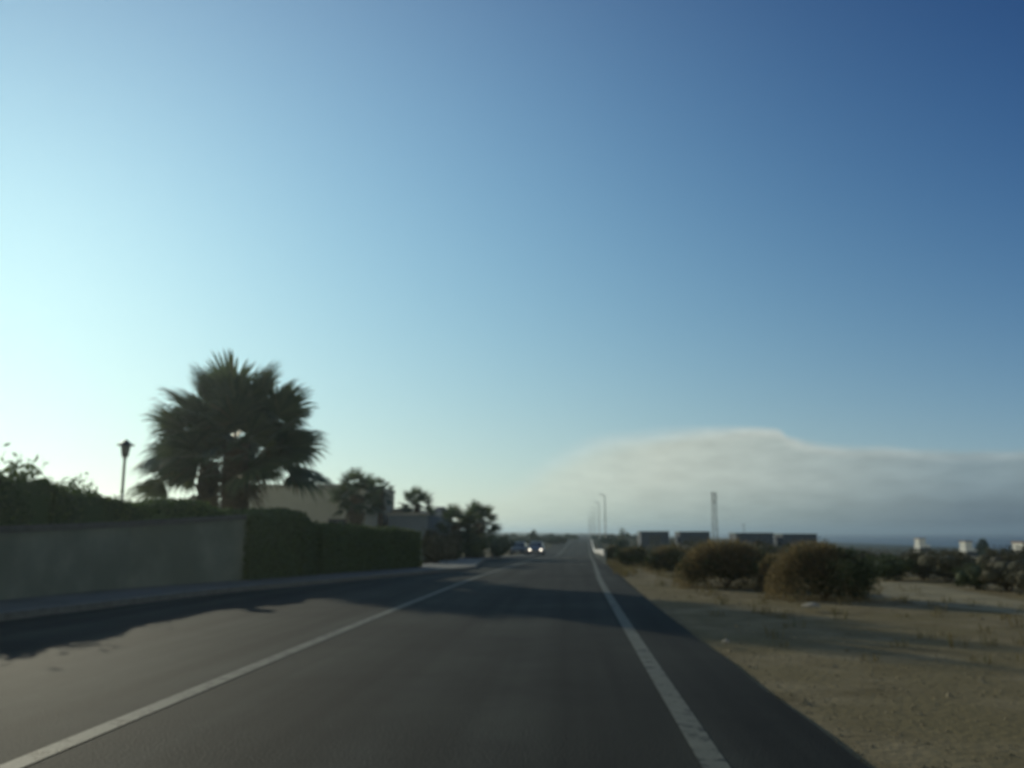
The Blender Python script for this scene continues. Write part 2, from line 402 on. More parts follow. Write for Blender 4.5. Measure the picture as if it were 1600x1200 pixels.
for i in range(420):
    y = 9 + 40 * random.random(); x = edge_r(y) + 0.5 + random.random() * 6
    if random.random() > min(1, (x - edge_r(y)) / 2.0 * (0.3 if y < 14 else 1)): continue
    blades(mb, (x, y, gz(x, y)), 14, random.uniform(0.06, 0.2), 0.12)
for i in range(500):
    y = 28 + 90 * random.random(); x = edge_r(y) + 0.1 + random.random() ** 2 * 5
    blades(mb, (x, y, gz(x, y)), 14, random.uniform(0.12, 0.35), 0.25, 0.012)
o = link('dry_grass', mb.mesh('dry_grass'), m_drygrass); tag(o, 'dry yellowish grass tufts growing on the dirt verge', 'grass', kind='stuff')

# pale flat stone on the verge
def stone(c, sx, sy, sz, label):
    bm = bmesh.new(); bmesh.ops.create_icosphere(bm, subdivisions=3, radius=1)
    for v in bm.verts:
        k = 1 + 0.12 * math.sin(v.co.x * 4 + 1) + 0.1 * math.sin(v.co.y * 5) + random.uniform(-.03, .03)
        v.co = Vector((v.co.x * sx * k, v.co.y * sy * k, max(v.co.z, -0.3) * sz * k))
    me = bpy.data.meshes.new('stone'); bm.to_mesh(me); bm.free()
    o = link('stone', me, m_stone, loc=c, smooth=True); tag(o, label, 'stone'); return o
m_stone = mat('pale_stone', (0.26, 0.23, 0.17), (0.34, 0.30, 0.23), scale=9, rough=0.85, bump=0.4)
p = G(1268, 948, -0.05); stone((p.x, p.y, p.z + 0.01), 0.17, 0.13, 0.05, 'pale flat stone lying in front of the large round bush')
p = G(1134, 1004, -0.05); stone((p.x, p.y, p.z + 0.005), 0.05, 0.05, 0.03, 'small pale stone at the asphalt edge near the palm shadow')

# ------------------------------------------------------------------ foliage materials
m_palm = mat('palm_frond', (0.055, 0.08, 0.04), (0.095, 0.12, 0.055), island=True, c3=(0.13, 0.11, 0.055), rough=0.55, transl=0.35, spec=0.4)
m_skirt = mat('dead_frond', (0.11, 0.085, 0.05), (0.17, 0.13, 0.08), island=True, rough=0.9, transl=0.15)
m_bark = mat('palm_bark', (0.06, 0.045, 0.032), (0.13, 0.10, 0.07), scale=5, rough=0.95, bump=0.9, bscale=12)
m_hedge = mat('hedge_leaf', (0.065, 0.095, 0.036), (0.11, 0.145, 0.055), island=True, c3=(0.11, 0.15, 0.04), rough=0.6, transl=0.25)
m_shrub = mat('shrub_leaf', (0.05, 0.085, 0.03), (0.095, 0.14, 0.045), island=True, c3=(0.16, 0.21, 0.06), rough=0.6, transl=0.42)
m_scrub = mat('scrub_leaf', (0.065, 0.065, 0.036), (0.115, 0.105, 0.065), island=True, c3=(0.17, 0.15, 0.11), rough=0.8, transl=0.15)
m_dkbush = mat('dark_bush_leaf', (0.045, 0.06, 0.026), (0.075, 0.095, 0.04), island=True, c3=(0.09, 0.10, 0.04), rough=0.75, transl=0.15)
m_dry = mat('dry_twig', (0.15, 0.12, 0.062), (0.25, 0.195, 0.10), island=True, c3=(0.37, 0.29, 0.155), rough=0.9, transl=0.5)
m_twig = mat('twig_bark', (0.07, 0.05, 0.035), (0.12, 0.09, 0.06), scale=8)
m_fartree = mat('distant_leaf', (0.04, 0.06, 0.035), (0.07, 0.09, 0.05), island=True, rough=0.8, transl=0.2)

# ------------------------------------------------------------------ fan palms
def fan_frond(mb, org, az, el, pet, blade, nb=26, droop=0.35):
    d = Vector((math.cos(az) * math.cos(el), math.sin(az) * math.cos(el), math.sin(el)))
    side = Vector((-math.sin(az), math.cos(az), 0)); side = (side + Vector((0, 0, random.uniform(-1.1, 1.1)))).normalized()
    side = (side - d * side.dot(d)).normalized()
    up = d.cross(side)
    if up.z < 0: up = -up
    hub = org + d * pet - Vector((0, 0, 0.10 * pet * math.cos(el)))
    # petiole
    w_ = 0.022
    mb.add([tuple(org + side * w_), tuple(org - side * w_), tuple(hub - side * w_ * .6), tuple(hub + side * w_ * .6)], [(0, 1, 2, 3)])
    for k in range(nb):
        t = (k / (nb - 1) - 0.5) * 2
        a = t * R(86) + random.uniform(-.03, .03)
        dd = d * math.cos(a) + side * math.sin(a)
        ln = blade * (1 - 0.42 * abs(t) ** 1.4) * random.uniform(0.9, 1.06)
        if random.random() < 0.05: ln *= 0.6
        wv = dd.cross(up).normalized() * (0.030 * blade / 1.2 * 1.5)
        fold = up * 0.10 * ln * (0.5 - abs(t) * 0.3)
        p1 = hub + dd * ln * 0.5 + fold
        p2 = hub + dd * ln * 0.8 + fold - Vector((0, 0, droop * ln * 0.12))
        p3 = hub + dd * ln * 0.98 - Vector((0, 0, droop * ln * random.uniform(0.25, 0.55)))
        mb.add([tuple(hub - wv * .3), tuple(hub + wv * .3), tuple(p1 + wv), tuple(p1 - wv), tuple(p2 + wv * .55), tuple(p2 - wv * .55), tuple(p3)],
               [(0, 1, 2, 3), (3, 2, 4, 5), (5, 4, 6)])
def fan_palm(loc, hub_h, rad, trunk_r, nf, label, lowest=-25, skirt=30, nb=26, lean=0.0, group=None):
    root = empty('fan_palm', loc, label, 'palm tree', group)
    t = MB()
    n = 22; pts = []; rr = []
    for i in range(n):
        z = hub_h * i / (n - 1)
        pts.append((lean * z / hub_h, 0.03 * math.sin(z * 1.3), z)); k = i / (n - 1)
        rr.append(trunk_r * (1.25 - 0.35 * min(k * 5, 1) + 0.12 * max(0, k - .6)) * (1.06 if i % 2 else 0.97))
    t.tube(pts, rr, 18, jit=0.05)
    for i in range(int(70 * hub_h / 4)):         # old leaf-base stubs
        z = hub_h * random.uniform(0.35, 0.98); a = random.random() * 6.28; c, s = math.cos(a), math.sin(a)
        x0 = lean * z / hub_h; r0 = trunk_r * 0.93; r1 = trunk_r * random.uniform(1.15, 1.32)
        t.add([(x0 + r0 * c - .06 * s, r0 * s + .06 * c, z), (x0 + r0 * c + .06 * s, r0 * s - .06 * c, z), (x0 + r1 * c + .04 * s, r1 * s - .04 * c, z + .2), (x0 + r1 * c - .04 * s, r1 * s + .04 * c, z + .2), (x0 + r0 * c, r0 * s, z + .14)],
              [(0, 1, 2, 3), (0, 3, 4), (1, 4, 2), (2, 4, 3)])
    link('trunk', t.mesh('trunk'), m_bark, root, smooth=True)
    cr = MB(); top = Vector((lean, 0, hub_h))
    ga = 2.39996
    for i in range(nf):
        k = (i + 0.5) / nf
        e = math.asin(0.99 - (0.99 - math.sin(R(lowest))) * k ** 0.92)
        a = i * ga + random.uniform(-.1, .1); e += random.uniform(-.08, .08)
        bl = rad * 0.47 * random.uniform(0.9, 1.08); pt = rad * 0.50 * (random.uniform(0.9, 1.08) if i % 3 else random.uniform(.45, .8))
        fan_frond(cr, top + Vector((0, 0, -0.35 * k)), a, e, pt, bl, nb, 0.1 + 0.35 * k)
    link('crown', cr.mesh('crown'), m_palm, root)
    if skirt:
        sk = MB()
        for i in range(skirt):
            a = random.random() * 6.28; e = R(random.uniform(-75, -42))
            fan_frond(sk, top + Vector((0, 0, -0.5 - random.random() * 0.5)), a, e, rad * 0.22, rad * 0.30, 14, 0.8)
        link('dead_frond_skirt', sk.mesh('dead_frond_skirt'), m_skirt, root)
    return root
def palm_at(px, hub_y, Y, rad_px, trunk_px, nf, label, **k):
    p = D(px, hub_y, Y); z0 = gz(p.x, p.y)
    s = (D(px + 50, hub_y, Y) - p).length / 50
    return fan_palm((p.x, p.y, z0), p.z - z0, rad_px * s, trunk_px * s / 2, nf, label, **k)
PG = 'fan palms along the left side of the road'
palm_at(370, 694, 32.5, 163, 38, 56, 'largest fan palm with a wide bushy crown, right trunk of the close pair', lowest=-17, skirt=6, nb=30, group=PG)
palm_at(328, 722, 33.6, 125, 32, 26, 'fan palm with the lower crown, left trunk of the close pair', lowest=-18, skirt=4, nb=28, group=PG)
palm_at(558, 772, 50, 52, 20, 40, 'thick trunked fan palm in front of the beige house corner', lowest=-35, skirt=14, nb=20, group=PG)
palm_at(596, 765, 56, 27, 9, 30, 'slim fan palm with a small narrow crown right beside the thick trunked palm', lowest=-45, skirt=16, nb=18, group=PG)
palm_at(652, 789, 60, 38, 9, 34, 'thin trunked fan palm with a flat open crown before the bluish house', lowest=-15, skirt=6, nb=18, group=PG)
palm_at(712, 820, 60, 42, 16, 54, 'short shaggy fan palm, left one of the clump at the roadside', lowest=-60, skirt=60, nb=18, group=PG)
palm_at(748, 816, 61, 44, 16, 60, 'short shaggy fan palm, right and taller one of the clump at the roadside', lowest=-60, skirt=60, nb=18, group=PG)
palm_at(734, 826, 64, 40, 14, 44, 'short fan palm at the back between the two shaggy roadside palms', lowest=-60, skirt=50, nb=16, group=PG)
palm_at(973, 832, 120, 10, 3, 26, 'tiny distant fan palm on the right of the road by the dark roofs', lowest=-45, skirt=6, nb=12)

# ------------------------------------------------------------------ shrubs and hedges
def leafy(c_list, n, size, name, m, root=None, core=0.72, z0=0.0, elong=1.3):
    """leaf clumps spread through the outer volume of a few ellipsoids (cx,cy,cz,rx,ry,rz)"""
    mb = MB(); P = []; Nn = []
    vol = np.array([c[3] * c[4] + c[3] * c[5] + c[4] * c[5] for c in c_list]); vol = vol / vol.sum()
    for c, fr in zip(c_list, vol):
        k = int(n * fr); nclump = max(5, k // 40)
        cd_ = rng.normal(size=(nclump, 3)); cd_ /= np.linalg.norm(cd_, axis=1)[:, None]
        cr_ = rng.uniform(0.72, 1.02, nclump)[:, None]
        cl = cd_ * cr_
        idx = rng.integers(0, nclump, k)
        q = cl[idx] + rng.normal(size=(k, 3)) * 0.16
        P.append(q * np.array(c[3:6]) + np.array(c[0:3])); Nn.append(cd_[idx])
        if core:
            bm = bmesh.new(); bmesh.ops.create_icosphere(bm, subdivisions=2, radius=1)
            vv = [((v.co.x * c[3] * core * random.uniform(.9, 1.1) + c[0]), (v.co.y * c[4] * core * random.uniform(.9, 1.1) + c[1]), max(z0, v.co.z * c[5] * core * random.uniform(.9, 1.1) + c[2])) for v in bm.verts]
            mb.add(vv, [tuple(v.index for v in f.verts) for f in bm.faces]); bm.free()
    P = np.concatenate(P); Nn = np.concatenate(Nn)
    ok = P[:, 2] > z0
    leaf_quads(mb, P[ok], size, Nn[ok] * 0.8, elong)
    return link(name, mb.mesh(name), m, root)

def stems(c, h, n=7, r=0.03, name='stem', root=None, spread=0.5):
    mb = MB()
    for i in range(n):
        a = i * 2.4; p = Vector(c); pts = [p.copy()]; d = Vector((math.cos(a) * spread, math.sin(a) * spread, 1)).normalized()
        for k in range(4):
            d = (d + Vector((random.uniform(-.2, .2), random.uniform(-.2, .2), 0))).normalized(); p = p + d * h / 4; pts.append(p.copy())
        mb.tube(pts, [r, r * .8, r * .6, r * .4, r * .2], 6)
    return link(name, mb.mesh(name), m_twig, root)

def box_hedge(name, poly, thick, heights, n, label, m=None, zbase=None, sizes=0.05, wob=0.10, cat='hedge', group=None):
    """clipped hedge along a ground polyline: solid leafy core and leaves over its faces"""
    c0 = Vector(poly[0]); base = Vector((c0.x, c0.y, gz(c0.x, c0.y)))
    root = empty(name, base, label, cat, group)
    mb = MB(); P = []; Nn = []
    for (a, b, ha, hb) in zip(poly, poly[1:], heights, heights[1:]):
        a = Vector((a[0], a[1], 0)); b = Vector((b[0], b[1], 0)); d = (b - a); Ln = d.length; d.normalize(); s = Vector((-d.y, d.x, 0))   # s to the left = away from road
        za = gz(a.x, a.y); zb = gz(b.x, b.y)
        k = int(n * Ln / 4)
        for face in range(5):
            kk = k if face < 3 else int(k * thick / Ln)
            u = rng.uniform(0, 1, kk); w_ = rng.uniform(0, 1, kk); nz_ = rng.normal(size=kk) * 0.035
            if face == 0: uu, ss, hh, nn = u, np.zeros(kk), w_, (-s.x, -s.y, 0)
            elif face == 1: uu, ss, hh, nn = u, np.ones(kk), w_, (s.x, s.y, 0)
            elif face == 2: uu, ss, hh, nn = u, w_, np.ones(kk), (0, 0, 1)
            elif face == 3: uu, ss, hh, nn = np.zeros(kk), u, w_, (-d.x, -d.y, 0)
            else: uu, ss, hh, nn = np.ones(kk), u, w_, (d.x, d.y, 0)
            H_ = ha + (hb - ha) * uu; zg = za + (zb - za) * uu
            rnd = 0.16 * np.clip(hh - 0.85, 0, 1) / 0.15
            sc_ = (ss - 0.5) * (1 - rnd * (1 if face < 2 else 0)) + 0.5
            wave = wob * (np.sin(uu * Ln * 1.9 + hh * 3) * 0.5 + np.sin(uu * Ln * 4.3 + ss * 5 + hh * 7) * 0.3)
            x = a.x + d.x * uu * Ln + s.x * sc_ * thick; y = a.y + d.y * uu * Ln + s.y * sc_ * thick
            z = zg + hh * H_ - 0.12 * (np.abs(ss - .5) * 2) ** 4 * (hh > 0.99)
            off = (wave * 0.6 + nz_)
            P.append(np.stack([x + nn[0] * off, y + nn[1] * off, z + nn[2] * off], 1)); Nn.append(np.tile(nn, (kk, 1)))
        i_ = 0.06
        A = a + s * i_ + d * i_; B = b + s * i_ - d * i_; C_ = b + s * (thick - i_) - d * i_; E = a + s * (thick - i_) + d * i_
        mb.add([(A.x, A.y, za), (B.x, B.y, zb), (C_.x, C_.y, zb), (E.x, E.y, za), (A.x, A.y, za + ha - .1), (B.x, B.y, zb + hb - .1), (C_.x, C_.y, zb + hb - .1), (E.x, E.y, za + ha - .1)],
               [(0, 3, 2, 1), (4, 5, 6, 7), (0, 1, 5, 4), (1, 2, 6, 5), (2, 3, 7, 6), (3, 0, 4, 7)])
    P = np.concatenate(P) - np.array(base); 
    for v in mb.v: v -= np.array(base)
    leaf_quads(mb, P, sizes, np.concatenate(Nn) * 1.2, 1.1)
    link('foliage', mb.mesh('foliage'), m or m_hedge, root)
    st = MB()
    a = Vector((poly[0][0], poly[0][1], 0)); b = Vector((poly[-1][0], poly[-1][1], 0)); nn = max(2, int((b - a).length / 0.8))
    for i in range(nn):
        p = a.lerp(b, (i + .5) / nn); d = (b - a).normalized(); p += Vector((-d.y, d.x, 0)) * thick * .5; z = gz(p.x, p.y)
        p = Vector((p.x, p.y, z - 0.05)) - base
        st = MB(); st.tube([p, p + Vector((.02, 0, heights[0] * .4)), p + Vector((-.02, .03, heights[0] * .8))], [.035, .03, .015], 6)
        link('stem', st.mesh('stem'), m_twig, root)
    return root

def wall_h(i, py, px):
    p = W[i]; return D(px, py, p.y).z - gz(p.x, p.y)
# boundary wall on the left
hA, hB = wall_h(1, 822, 0), wall_h(2, 815, 200)
pE = W[2].lerp(W[3], 0.62)          # the wall's end, where the dark hedge takes over
hE = D(395, 803, pE.y).z - gz(pE.x, pE.y)
print('wall heights', hA, hB, hE)
m_wall = mat('wall_render', (0.16, 0.175, 0.135), (0.21, 0.225, 0.17), scale=1.5, rough=0.9, bump=0.3, bscale=20, c3=(0.14, 0.155, 0.115), s3=0.7)
m_cope = mat('coping_shade', (0.08, 0.08, 0.07), (0.12, 0.12, 0.10), scale=4, rough=0.9)  # coping darkened to stand for the shadow gap under the overhanging hedge
wallpoly = [W[0], W[1], W[2], pE]; hs = [hA, hA, hB, hE]
base = Vector((W[1].x, W[1].y, gz(W[1].x, W[1].y)))
rw = empty('boundary_wall', base, 'long grey rendered boundary wall with bushes above it, left of the road', 'wall')
for nm, mm, ext, z0f, z1f, off in (('wall_face', m_wall, 0.0, lambda h: -0.2, lambda h: h - .12, 0), ('coping', m_cope, 0.05, lambda h: h - .118, lambda h: h, 0)):
    mb = MB(); v = []
    for i, (p, h) in enumerate(zip(wallpoly, hs)):
        d = (wallpoly[min(i + 1, 3)] - wallpoly[max(i - 1, 0)]); d.z = 0; d.normalize(); s = Vector((-d.y, d.x, 0)); g = gz(p.x, p.y)
        a = p - s * ext; b = p + s * (0.22 + ext)
        if i == 3: a += d * ext; b += d * ext
        v += [(a.x, a.y, g + z0f(h)), (a.x, a.y, g + z1f(h)), (b.x, b.y, g + z1f(h)), (b.x, b.y, g + z0f(h))]
    f = [(i * 4 + j, i * 4 + (j + 1) % 4, i * 4 + 4 + (j + 1) % 4, i * 4 + 4 + j) for i in range(3) for j in range(4)] + [(0, 1, 2, 3), (15, 14, 13, 12)]
    mb.add(np.array(v) - np.array(base), f); link(nm, mb.mesh(nm), mm, rw)

# dark clipped hedge, then the second one beyond the opening
def onwall(px, ylow=None):
    """point of the wall/hedge front line seen in column px"""
    for t in np.linspace(0, 1, 400):
        for a, b in ((W[1], W[2]), (W[2], W[3]), (W[3], W[4])):
            p = a.lerp(b, t)
            dd = MROT.transposed() @ (p - CAM)
            if abs(800 + dd.x / -dd.z * F - px) < 2: return p
    raise ValueError(px)
h1 = onwall(380); h2 = onwall(488)
def hh(p, px, py): return D(px, py, p.y).z - gz(p.x, p.y)
box_hedge('clipped_hedge', [(h1.x + .22, h1.y), (h2.x - 0.05, h2.y - 0.9), (h2.x + .05, h2.y)], 2.2, [hh(h1, 380, 801), hh(h2, 470, 800), hh(h2, 488, 814)], 3600,
          'dark clipped hedge with a rounded end below the largest palm', m_hedge)
h3 = onwall(506); h4 = onwall(660)
box_hedge('clipped_hedge', [(h3.x, h3.y), (h4.x, h4.y)], 1.6, [hh(h3, 506, 819), hh(h4, 660, 829)], 3000,
          'lower dark clipped hedge beyond the narrow gap, in front of the houses', m_hedge)
# bushes growing over the wall
def shrub_px(name, px, ytop, Y, wpx, n, size, m, label, cat='shrub', group=None, zoff=0, ybot=None, ry=None, lump=3, core=0.72):
    c = D(px, ytop, Y); g = gz(c.x, c.y); s = (D(px + 50, ytop, Y) - c).length / 50
    h = c.z - g; rx = wpx * s / 2
    root = empty(name, (c.x, c.y, g), label, cat, group)
    cl = [(0, 0, h * .48, rx * .8, (ry or rx * .7), h * .5)]
    for i in range(lump):
        a = random.random() * 6.28; q = random.uniform(.3, .6)
        cl.append((rx * .55 * math.cos(a), (ry or rx * .7) * .5 * math.sin(a), h * random.uniform(.45, .66), rx * q, (ry or rx * .7) * q, h * random.uniform(.26, .34)))
    leafy(cl, n, size, 'foliage', m, root, core=core)
    stems((0, 0, -.05), h * .75, 6, .03 * h, root=root, spread=.5 * rx / max(h, .1))
    return root
SG = 'shrubs growing over the grey boundary wall'
shrub_px('leafy_shrub', -70, 718, 15.6, 170, 9000, .06, m_shrub, 'tall leafy shrub above the wall at the left edge of the picture', group=SG)
shrub_px('leafy_shrub', 35, 732, 17.0, 150, 9000, .055, m_shrub, 'leafy shrub above the wall, highest in the row, bright green tips', group=SG)
shrub_px('leafy_shrub', 118, 752, 18.6, 120, 8000, .05, m_shrub, 'leafy shrub above the wall between the highest one and the garden lamp', group=SG)
shrub_px('leafy_shrub', 182, 774, 20.4, 80, 5000, .045, m_shrub, 'small leafy shrub above the wall at the foot of the garden lamp', group=SG)
# low hedge running along behind the wall top
q1 = onwall(4); q2 = onwall(396)
def back(p, d=0.35): return (p.x - d * .93, p.y + d * 0.1)
qm = onwall(200); q15 = onwall(100)
box_hedge('wall_hedge', [back(q1), back(q15), back(qm), back(q2)], 1.3, [hh(q1, 4, 740), hh(q15, 100, 756), hh(qm, 200, 783), hh(q2, 396, 795)], 3600,
          'long low hedge showing over the top of the grey wall towards the big palms', m_shrub, wob=.3)
box_hedge('wall_hedge', [back(W[0]), back(q1 - wd * .15)], 1.6, [hh(q1, 4, 748)] * 2, 1700,
          'taller part of the hedge behind the wall beyond the left edge of the picture', m_shrub, wob=.3)

# ------------------------------------------------------------------ garden lamp
m_post = mat('pale_post_paint', (0.62, 0.62, 0.56), (0.70, 0.70, 0.64), scale=10, rough=0.5)
m_dkmetal = mat('dark_metal', (0.03, 0.032, 0.03), (0.05, 0.05, 0.048), scale=10, rough=0.45, metal=0.3)
m_frost = mat('lamp_glass', (0.20, 0.20, 0.18), rough=0.35, spec=0.5)
p = D(197, 690, 25); g = gz(p.x, p.y); lh = p.z - g
root = empty('garden_lamp', (p.x, p.y, g), 'slender pale lamp post with a dark capped lantern left of the big palms', 'lamp')
mb = MB(); mb.lathe([(.09, 0), (.09, .12), (.055, .16), (.05, lh * .5), (.042, lh - .52), (.07, lh - .5), (.07, lh - .46)], seg=16); link('post', mb.mesh('post'), m_post, root, smooth=True)
mb = MB(); mb.lathe([(.07, lh - .455), (.10, lh - .36), (.125, lh - .16), (.12, lh - .12)], seg=16); link('lantern', mb.mesh('lantern'), m_frost, root, smooth=True)
mb = MB(); mb.lathe([(.25, lh - .118), (.26, lh - .10), (.15, lh - .05), (.09, lh), (.03, lh + .05), (.005, lh + .07)], seg=24)
for k in range(4):
    a = k * 1.57; mb.tube([(.09 * math.cos(a), .09 * math.sin(a), lh - .45), (.15 * math.cos(a), .15 * math.sin(a), lh - .11)], [.014, .014], 6)
link('lamp_cap', mb.mesh('lamp_cap'), m_dkmetal, root)

# ------------------------------------------------------------------ houses
m_beige = mat('beige_render', (0.38, 0.36, 0.28), (0.43, 0.41, 0.32), scale=.8, rough=0.9, bump=.15, bscale=20)
m_brown = mat('ochre_render', (0.28, 0.24, 0.16), (0.34, 0.29, 0.20), scale=.8, rough=0.9)
m_blue = mat('grey_blue_render', (0.17, 0.20, 0.22), (0.21, 0.24, 0.26), scale=.8, rough=0.9)
m_glass = mat('window_glass', (0.02, 0.025, 0.03), rough=0.12, spec=0.6)
m_frame = mat('window_frame', (0.10, 0.09, 0.075), rough=0.6)
m_trim = mat('parapet_trim', (0.40, 0.38, 0.32), (0.46, 0.43, 0.36), scale=3, rough=0.85)
m_roofd = mat('dark_roof', (0.07, 0.075, 0.08), (0.11, 0.11, 0.11), scale=4, rough=0.8)
def window(root, x, z, w_, h_, y=-0.0, nrm=1):
    f = MB()
    for a in ((x - w_ / 2, x - w_ / 2 + .06, z, z + h_), (x + w_ / 2 - .06, x + w_ / 2, z, z + h_), (x - .025, x + .025, z + .061, z + h_ - .061), (x - w_ / 2 + .061, x + w_ / 2 - .061, z, z + .06), (x - w_ / 2 + .061, x + w_ / 2 - .061, z + h_ - .06, z + h_)):
        f.box(a[0], a[1], y - .05, y - .002, a[2], a[3])
    o = link('window', f.mesh('window'), m_frame, root)
    g_ = MB(); g_.box(x - w_ / 2 + .03, x + w_ / 2 - .03, y - .022, y - .004, z + .03, z + h_ - .03); link('pane', g_.mesh('pane'), m_glass, o)
    s = MB(); s.box(x - w_ / 2 - .08, x + w_ / 2 + .08, y - .13, y - .003, z - .07, z - .003); link('sill', s.mesh('sill'), m_trim, o)
def house(px0, px1, ytop, Y, depth, m, label, wins=(), roof='flat', rz=0, hgt=None, cat='house', mr=None, name='house'):
    a = D(px0, ytop, Y); b = D(px1, ytop, Y); c = (a + b) / 2; g = gz(c.x, c.y) - .1; wd_ = (b - a).length; h = a.z - g
    root = empty(name, (c.x, c.y, g), label, cat, rz=rz)
    mb = MB(); mb.box(-wd_ / 2, wd_ / 2, 0, depth, 0, h - (.18 if roof == 'flat' else 0)); link('wall', mb.mesh('wall'), m, root)
    if roof == 'flat':
        mb = MB(); t_ = .16
        for q in ((-wd_ / 2 - .06, wd_ / 2 + .06, -.06, t_), (-wd_ / 2 - .06, wd_ / 2 + .06, depth - t_, depth + .06), (-wd_ / 2 - .06, -wd_ / 2 + t_, t_ + .001, depth - t_ - .001), (wd_ / 2 - t_, wd_ / 2 + .06, t_ + .001, depth - t_ - .001)):
            mb.box(q[0], q[1], q[2], q[3], h - .178, h)
        link('parapet', mb.mesh('parapet'), mr or m_trim, root)
    else:
        mb = MB(); o_ = .3; r_ = roof
        mb.add([(-wd_ / 2 - o_, -o_, h), (wd_ / 2 + o_, -o_, h), (wd_ / 2 + o_, depth + o_, h), (-wd_ / 2 - o_, depth + o_, h), (-wd_ / 2 + wd_ * .28, depth / 2, h + r_), (wd_ / 2 - wd_ * .28, depth / 2, h + r_)],
               [(0, 1, 5, 4), (1, 2, 5), (2, 3, 4, 5), (3, 0, 4), (3, 2, 1, 0)])
        link('roof', mb.mesh('roof'), mr or m_roofd, root)
    for (fx, z, w_, h_) in wins: window(root, -wd_ / 2 + fx * wd_, z, w_, h_)
    return root
house(380, 572, 757, 54, 9, m_beige, 'flat roofed beige house behind the hedge right of the biggest palms', [(.30, 2.5, 1.0, 0.9), (.78, 1.5, 1.2, 1.2)])
house(566, 640, 795, 62, 8, m_brown, 'low ochre flat roofed annex between the beige house and the bluish house', [(.5, 1.2, 1, 1)])
house(606, 668, 801, 59, 7, m_blue, 'low bluish grey house behind the thin trunked palm', [(.4, 1.1, 1, 1)])
house(668, 692, 806, 68, 6, m_blue, 'small hip roofed house half hidden by the clump of short palms', [(.5, 1.1, .9, 1)], roof=.8)
house(255, 305, 786, 40, 6, m_beige, 'low beige outbuilding just showing over the hedge left of the palms', [])

# reddish shrubs and verge plants in front of houses between hedge and palm clump
shrub_px('oleander_shrub', 678, 828, 41, 44, 2600, .06, m_scrub, 'brownish oleander bush right at the end of the second hedge', group=None)
shrub_px('oleander_shrub', 702, 832, 48, 44, 2200, .07, m_scrub, 'brownish oleander bush in front of the left side of the palm clump', group=None)
for px_, yt_, Y_, w_, lb_ in ((705, 838, 57, 44, 'dark low shrub at the foot of the left shaggy roadside palm'), (742, 840, 58, 46, 'dark low shrub at the foot of the right shaggy roadside palm'), (778, 845, 66, 36, 'dark low shrub just past the roadside palm clump')):
    shrub_px('low_shrub', px_, yt_, Y_, w_, 1500, .07, m_dkbush, lb_)
shrub_px('oleander_shrub', 530, 862, 33.5, 44, 1400, .04, m_dry, 'small reddish dry shrub at the foot of the second hedge', core=.5)

# ------------------------------------------------------------------ right side bushes
def dry_bush(name, px, ybase, ytop, wpx, label, green=0.4, nbl=2600, seed_shift=0.0, group=None, cat='bush'):
    c = G(px, ybase, gz(5, 18)); c = G(px, ybase, gz(c.x, c.y)); ry = wpx * c.y / F / 2 * .75
    c.y += ry * .8; c.x += ry * .8 * (c.x / c.y); g = gz(c.x, c.y)
    t = D(px, ytop, c.y); h = t.z - g; s = (D(px + 50, ytop, c.y) - t).length / 50; rx = wpx * s / 2
    root = empty(name, (c.x, c.y, g), label, cat, group)
    mb = MB()
    for i in range(nbl):          # arching dry stems that reach the outline
        a = random.random() * 6.28; e = math.acos(random.random() ** .8 * .97)   # 0 = straight up
        k = random.uniform(.82, 1.04)
        tip = Vector((rx * math.sin(e) * math.cos(a) * k + seed_shift * rx, ry * math.sin(e) * math.sin(a) * k, h * (math.cos(e) * .85 + .15) * k))
        b = Vector((tip.x * .25, tip.y * .25, 0)); mid = b.lerp(tip, .55) + Vector((0, 0, h * .14))
        p = random.random() * 6.28; wv = Vector((math.cos(p), math.sin(p), 0)) * .009
        m2 = mid.lerp(tip, .5) + Vector((0, 0, h * .03))
        mb.add([tuple(mid - wv), tuple(mid + wv), tuple(m2 + wv * .9), tuple(m2 - wv * .9), tuple(tip)], [(0, 1, 2, 3), (3, 2, 4)])
    P = rng.normal(size=(nbl * 2, 3)); P /= np.linalg.norm(P, axis=1)[:, None]; P[:, 2] = np.abs(P[:, 2])
    P = P * rng.uniform(.72, .97, nbl * 2)[:, None] * np.array([rx, ry, h * .97]) + np.array([seed_shift * rx, 0, 0])
    leaf_quads(mb, P, .022, None, 1.5)
    link('dry_stems', mb.mesh('dry_stems'), m_dry, root)
    cl = [(0.1 * rx, 0, h * .42, rx * .82, ry * .82, h * .46)]
    for i in range(4):
        a = random.random() * 6.28; cl.append((rx * .5 * math.cos(a), ry * .4 * math.sin(a), h * random.uniform(.3, .5), rx * .42, ry * .42, h * .3))
    leafy(cl, int(5200 * green) + 900, .035, 'foliage', m_dkbush, root, core=.5 + .25 * green)
    stems((0, 0, -.03), h * .6, 8, .02, root=root, spread=rx / h * .7)
    return root
dry_bush('scrub_bush', 1290, 940, 838, 172, 'large round bush, orange left half and dark green right half, nearest on the verge', .8, 3000, -.16)
dry_bush('scrub_bush', 1135, 921, 836, 175, 'wide brown dry bush on the verge, left of the nearest round one', .3, 3600)
dry_bush('scrub_bush', 1212, 926, 862, 70, 'low orange dry bush filling the gap between the two largest bushes', .1, 1300)
dry_bush('scrub_bush', 1048, 893, 848, 90, 'medium brownish green bush left of the wide brown bush, below the dark roofs', .8, 1500)
dry_bush('scrub_bush', 990, 884, 851, 70, 'low green and brown bush nearest the asphalt edge beyond the palm shadow', .9, 1100)
dry_bush('scrub_bush', 958, 873, 849, 36, 'small dark green bush behind the end of the guard rail', 1.0, 700)

